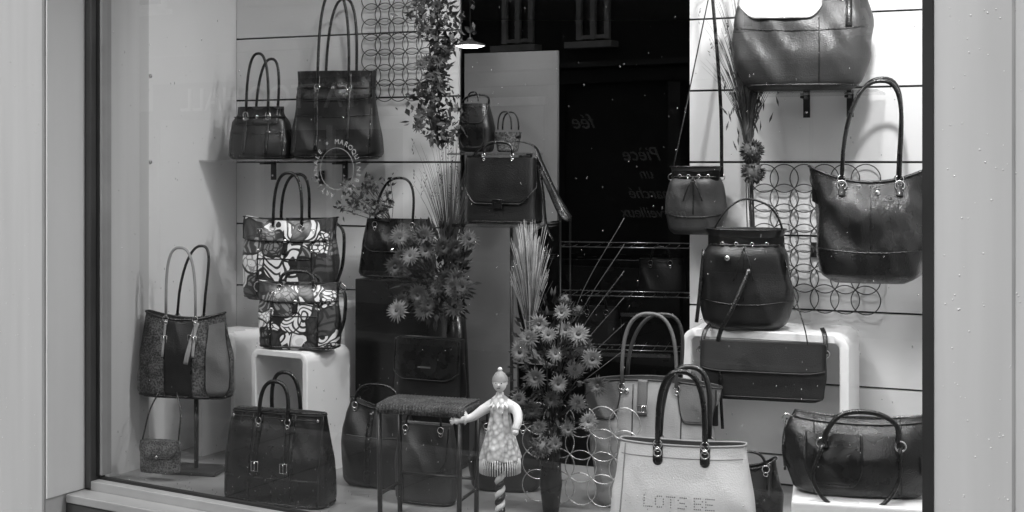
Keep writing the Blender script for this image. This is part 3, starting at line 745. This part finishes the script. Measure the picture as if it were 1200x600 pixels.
# ------------------------------------------------------------------ plants
def leafquad(mb,p,d,up,l,w,m):
    d=d.normalized(); sd=d.cross(up); sd=sd.normalized() if sd.length>1e-4 else d.orthogonal().normalized(); nr=sd.cross(d)
    vs=[p,p+d*l*.4+sd*w/2-nr*l*.05,p+d*l*.45+nr*l*.06,p+d*l*.4-sd*w/2-nr*l*.05,p+d*l-nr*l*.12]
    mb.add(vs,[(0,1,2),(0,2,3),(1,4,2),(2,4,3)],m)
def rv(): 
    while True:
        v=Vector((random.uniform(-1,1),random.uniform(-1,1),random.uniform(-1,1)))
        if .05<v.length<1: return v
def blades(mb,base,n,h,spread,m,w=.0025,lean=(0,0),droop=.3,top=False):
    for i in range(n):
        a=random.uniform(0,2*math.pi); s=random.random()**.6*spread; hh=h*random.uniform(.55,1.05)
        dx=math.cos(a)*s+lean[0]; dy=math.sin(a)*s*.7+lean[1]
        p0=Vector(base)+Vector((dx*.06,dy*.06,0)); P=[]
        for k in range(8):
            t=k/7; P.append(p0+Vector((dx*t**1.6,dy*t**1.6,hh*(t-droop*abs(s)/max(spread,.01)*t**3*.5))))
        mb.tube(P,[w*(1-.85*k/7)*.5 for k in range(8)],m,4)
        if top and random.random()<.5:
            for k in range(5): leafquad(mb,P[-1]-Vector((0,0,k*.012)),rv()+Vector((0,0,1)),rv(),.014,.004,m)
def daisy(mb,c,nrm,r,mp,mc,layers=3,n=16):
    nrm=nrm.normalized(); u=nrm.orthogonal().normalized(); v=nrm.cross(u)
    for L_ in range(layers):
        k=1-.22*L_
        for i in range(n):
            a=2*math.pi*(i+L_*.5)/n+random.uniform(-.08,.08); d=u*math.cos(a)+v*math.sin(a)+nrm*(.1+.35*L_)
            leafquad(mb,Vector(c),d,nrm,r*k*random.uniform(.88,1.08),r*.26,mp)
    mb.ball(c,r*.26,mc,(1,1,1),8,6,.2)
def pom(mb,c,r,m,n=150):
    mb.ball(c,r*.75,m,nu=12,nv=8,nz=.3)
    for i in range(n):
        d=rv().normalized(); leafquad(mb,Vector(c)+d*r*.6,d+rv()*.4,rv(),r*.5,r*.22,m)
def stem(mb,a,b,m='leaf',r=.0018):
    a=Vector(a);b=Vector(b); mid=a.lerp(b,.5)+rv()*.015; mb.tube(sm([a,mid,b],5),r,m,5)
def vase(mb,c,h,r,m): 
    mb.lathe(c,[(0,.001),(0,r*.7),(h*.3,r),(h*.75,r*.8),(h,r*.6),(h,r*.5),(h*.7,r*.6)],m)
random.seed(11)
mb=MB(); P=[Vector((-.27+.02*math.sin(k*1.3),4.47,2.6-k*.05)) for k in range(20)]; mb.tube(P,.003,'leaf',6)
for i in range(1500):
    z=random.uniform(1.62,2.45); wd=.10*(.7+.45*math.sin(z*19)); p=Vector((-.26+random.gauss(0,wd*.45)+.02*math.sin(z*20),4.47+random.gauss(0,.03),z))
    leafquad(mb,p,rv()+Vector((0,0,-.4)),rv(),random.uniform(.018,.04),random.uniform(.012,.022),random.choice(('leaf','leaf','leaf2','petal2')))
for i in range(12): daisy(mb,(-.27+random.uniform(-.06,.06),4.43,random.uniform(1.65,2.2)),Vector((random.uniform(-.6,.6),-1,random.uniform(-.3,.5))),.028,'petal2','leaf',2,12)
mb.obj('hanging_leaf_garland')
mb=MB(); vase(mb,(-.2,4.62,.472),.55,.05,'plinth')
for i in range(420):
    v=rv(); p=Vector((-.265,4.50,1.16))+Vector((v.x*.13,v.y*.08,v.z*.17)); leafquad(mb,p,v+Vector((0,-.3,.2)),rv(),random.uniform(.03,.05),random.uniform(.01,.02),random.choice(('leaf','leaf','leaf2')))
for i in range(26):
    c=(-.275+random.uniform(-.13,.13),4.42+random.uniform(-.05,.05),1.16+random.uniform(-.15,.14)); daisy(mb,c,Vector((random.uniform(-.6,.6),-1,random.uniform(-.2,.6))),random.uniform(.034,.046),random.choice(('petal2','petal','leaf2')),'leaf',3,20); stem(mb,(-.2,4.62,1.0),c)
blades(mb,(-.22,4.52,1.1),90,.60,.13,'straw2',.0035,(.02,0)); blades(mb,(-.22,4.52,1.1),50,.58,.17,'straw2',.0028,(.0,0),top=True)
mb.obj('flower_arrangement')
mb=MB()
for i in range(22):
    c=(-.52+random.uniform(-.11,.10),4.66+random.uniform(-.03,.03),1.42+random.uniform(-.05,.07)); stem(mb,(-.44,4.68,1.33),c,'leaf2',.0012)
    if i%2: daisy(mb,c,Vector((random.uniform(-1,1),-1,random.uniform(0,1))),.019,'petal','leaf',2,8)
    for k in range(9): leafquad(mb,Vector(c)+rv()*.03,rv(),rv(),.025,.012,random.choice(('leaf','leaf2')))
mb.obj('small_flower_bunch')
mb=MB(); vase(mb,(.12,3.95,.472),.28,.035,'plinth')
for i in range(380):
    v=rv(); p=Vector((.115,3.93,.93))+Vector((v.x*.12,v.y*.06,v.z*.22)); leafquad(mb,p,v+Vector((0,-.3,.2)),rv(),random.uniform(.022,.04),random.uniform(.009,.016),random.choice(('leaf','leaf','leaf2')))
fl=[(-.085,.05),(-.03,.13),(.04,.17),(.09,.10),(.02,.04),(-.04,-.03),(.08,-.01),(.13,.03),(-.09,-.09),(.01,-.10),(.09,-.11),(-.03,-.18),(.06,-.19),(.12,-.16),(.0,.10),(.15,-.06),(.05,.11),(.03,-.05),(-.06,.09),(.11,.06),(-.05,-.13),(.02,-.23)]
for dx,dz in fl:
    c=(.11+dx,3.86+random.uniform(-.03,.03),.93+dz); daisy(mb,c,Vector((random.uniform(-.5,.5),-1,random.uniform(-.2,.7))),random.uniform(.028,.040),random.choice(('petal','petal','petal2')),'leaf',3,20); stem(mb,(.12,3.95,.75),c)
pom(mb,(.085,3.82,.70),.036,'petal'); pom(mb,(.16,3.88,1.13),.022,'leaf2',90); pom(mb,(.20,3.88,1.10),.018,'petal2',80)
blades(mb,(.055,3.93,.97),230,.40,.06,'straw',.0045,(.0,0),.15); blades(mb,(.055,3.93,.97),60,.40,.08,'straw2',.003,(.0,0),.15)
for k in range(6): 
    z=.85+k*.05; mb.tube(sm([(.12,3.93,.8),(.2,3.9,z+.02),(.34,3.88,z+.13+.03*k)]),.0011,'straw2',5)
mb.obj('flower_arrangement')
mb=MB(); vase(mb,(.80,4.19,1.022),.2,.03,'acry')
for k in range(8): stem(mb,(.80,4.19,1.03),(.765+random.uniform(-.01,.01),4.15,1.63),'straw2',.002)
blades(mb,(.765,4.15,1.56),130,.62,.12,'straw2',.004); blades(mb,(.765,4.15,1.6),60,.5,.17,'straw2',.0025,top=True)
for i in range(160): leafquad(mb,Vector((.765,4.14,1.77))+Vector((random.gauss(0,.035),random.gauss(0,.02),random.gauss(0,.10))),rv()+Vector((0,0,1.6)),rv(),.04,.007,random.choice(('leaf','leaf2','straw2')))
pom(mb,(.772,4.12,1.585),.040,'petal2'); pom(mb,(.775,4.115,1.517),.040,'petal2')
mb.obj('dry_grass_bunch')

# ------------------------------------------------------------------ doll on twisted pole
D=empty('fabric_doll_figurine',(-.035,3.73,.472),R(-10)); mb=MB()
for k in range(2):
    P=[];
    for i in range(80):
        z=.20*i/79; a=z*150+k*math.pi; P.append((.007*math.cos(a),.007*math.sin(a),z))
    mb.tube(P,.009,('cloth','blk')[k],8)
mb.box((0,0,.004),(.1,.1,.008),'dmetal',b=.002); mb.obj('twisted_pole',D)
mb=MB()
mb.lathe((0,0,0),[(.215,.058),(.22,.060),(.26,.048),(.30,.037),(.345,.028),(.37,.033),(.39,.024),(.40,.012),(.41,.009)],'clothp',40,.07,9)
for i in range(50):
    a=2*math.pi*i/50; x,y=.057*math.cos(a),.057*math.sin(a); mb.tube([(x,y,.22),(x*1.05,y*1.05,.20),(x*1.04,y*1.04,.175)],.0018,'cloth',5)
mb.obj('dress',D); mb=MB()
def ar(P,r0,r1,m='cloth'):
    q=sm(P,5); mb.tube(q,[r0+(r1-r0)*i/(len(q)-1) for i in range(len(q))],m,10)
ar([(-.02,0,.372),(-.05,-.012,.355),(-.08,-.02,.335),(-.12,-.025,.325)],.018,.009); ar([(.02,0,.372),(.05,-.015,.36),(.06,-.04,.335),(.055,-.055,.31)],.018,.010)
mb.ball((-.123,-.025,.324),.010,'cloth'); mb.ball((.055,-.057,.305),.010,'cloth')
for k,(dx,dz) in enumerate(((-.016,.008),(-.019,.001),(-.017,-.006),(-.008,.012),(-.013,-.010))): mb.tube([(-.125,-.025,.324),(-.125+dx,-.026,.324+dz)],.0028,'cloth',6)
for k in range(16):
    a=2*math.pi*k/16; leafquad(mb,Vector((-.09,-.022,.333)),Vector((-.3,math.cos(a),math.sin(a))),Vector((1,0,0)),.024,.014,'cloth'); leafquad(mb,Vector((0,0,.395)),Vector((math.cos(a),math.sin(a),-.5)),Vector((0,0,1)),.05,.022,'cloth')
mb.obj('arms',D); mb=MB()
mb.ball((0,-.002,.435),.024,'cloth',(.85,.9,1.12),20,14); mb.ball((0,-.025,.431),.003,'cloth',(1,1,1.4))
for sx in(-1,1): mb.ball((sx*.008,-.0215,.437),.0018,'blk'); mb.ball((sx*.020,0,.435),.005,'cloth',(.5,1,1.2))
mb.tube([(-.005,-.0225,.423),(0,-.0235,.422),(.005,-.0225,.423)],.0008,'dk',5)
mb.lathe((0,0,0),[(.440,.0235),(.452,.0215),(.463,.014),(.470,.005)],'ltg',20,.04,7); mb.ball((0,0,.474),.007,'cloth')
mb.obj('head',D)

# ------------------------------------------------------------------ lights
def downlight(X,Y,P):
    e=empty('ceiling_downlight',(X,Y,2.6)); mb=MB(); mb.lathe((0,0,0),[(.009,.07),(-.03,.07),(-.03,.06),(-.008,.055),(-.008,.001)],'lampw'); mb.obj('housing',e)
    l=bpy.data.lights.new('lamp','AREA'); l.shape='DISK'; l.size=.11; l.energy=P; l.color=(1,1,1)
    o=bpy.data.objects.new('lamp',l); COL.objects.link(o); o.parent=e; o.location=(0,0,-.032)
downlight(-1.12,4.30,30); downlight(-.5,4.05,24); downlight(.2,3.75,14); downlight(.95,3.35,26)

w=bpy.data.worlds.new('World'); scene.world=w; w.use_nodes=True; N=w.node_tree.nodes; L=w.node_tree.links
EL=48
sky=N.new('ShaderNodeTexSky'); sky.sky_type='NISHITA'; sky.sun_disc=False; sky.sun_elevation=R(EL); 
sd=Vector((-.65,-.76,0)).normalized()
sky.sun_rotation=math.atan2(sd.x,sd.y); sky.dust_density=4
bw=N.new('ShaderNodeRGBToBW'); L.new(sky.outputs[0],bw.inputs[0]); L.new(bw.outputs[0],N['Background'].inputs[0]); N['Background'].inputs[1].default_value=.15
l=bpy.data.lights.new('sun','SUN'); l.energy=2.3; l.angle=R(24); o=bpy.data.objects.new('sun',l); COL.objects.link(o)
dirv=Vector((sd.x*math.cos(R(EL)),sd.y*math.cos(R(EL)),math.sin(R(EL)))); o.rotation_euler=dirv.to_track_quat('Z','Y').to_euler()

cam=bpy.data.cameras.new('camera'); co=bpy.data.objects.new('camera',cam); COL.objects.link(co); scene.camera=co
co.location=(0,0,1.55); co.rotation_euler=(R(90),0,0); cam.sensor_width=36; cam.lens=45; cam.shift_y=-.0917; cam.clip_end=1000; cam.clip_start=.05
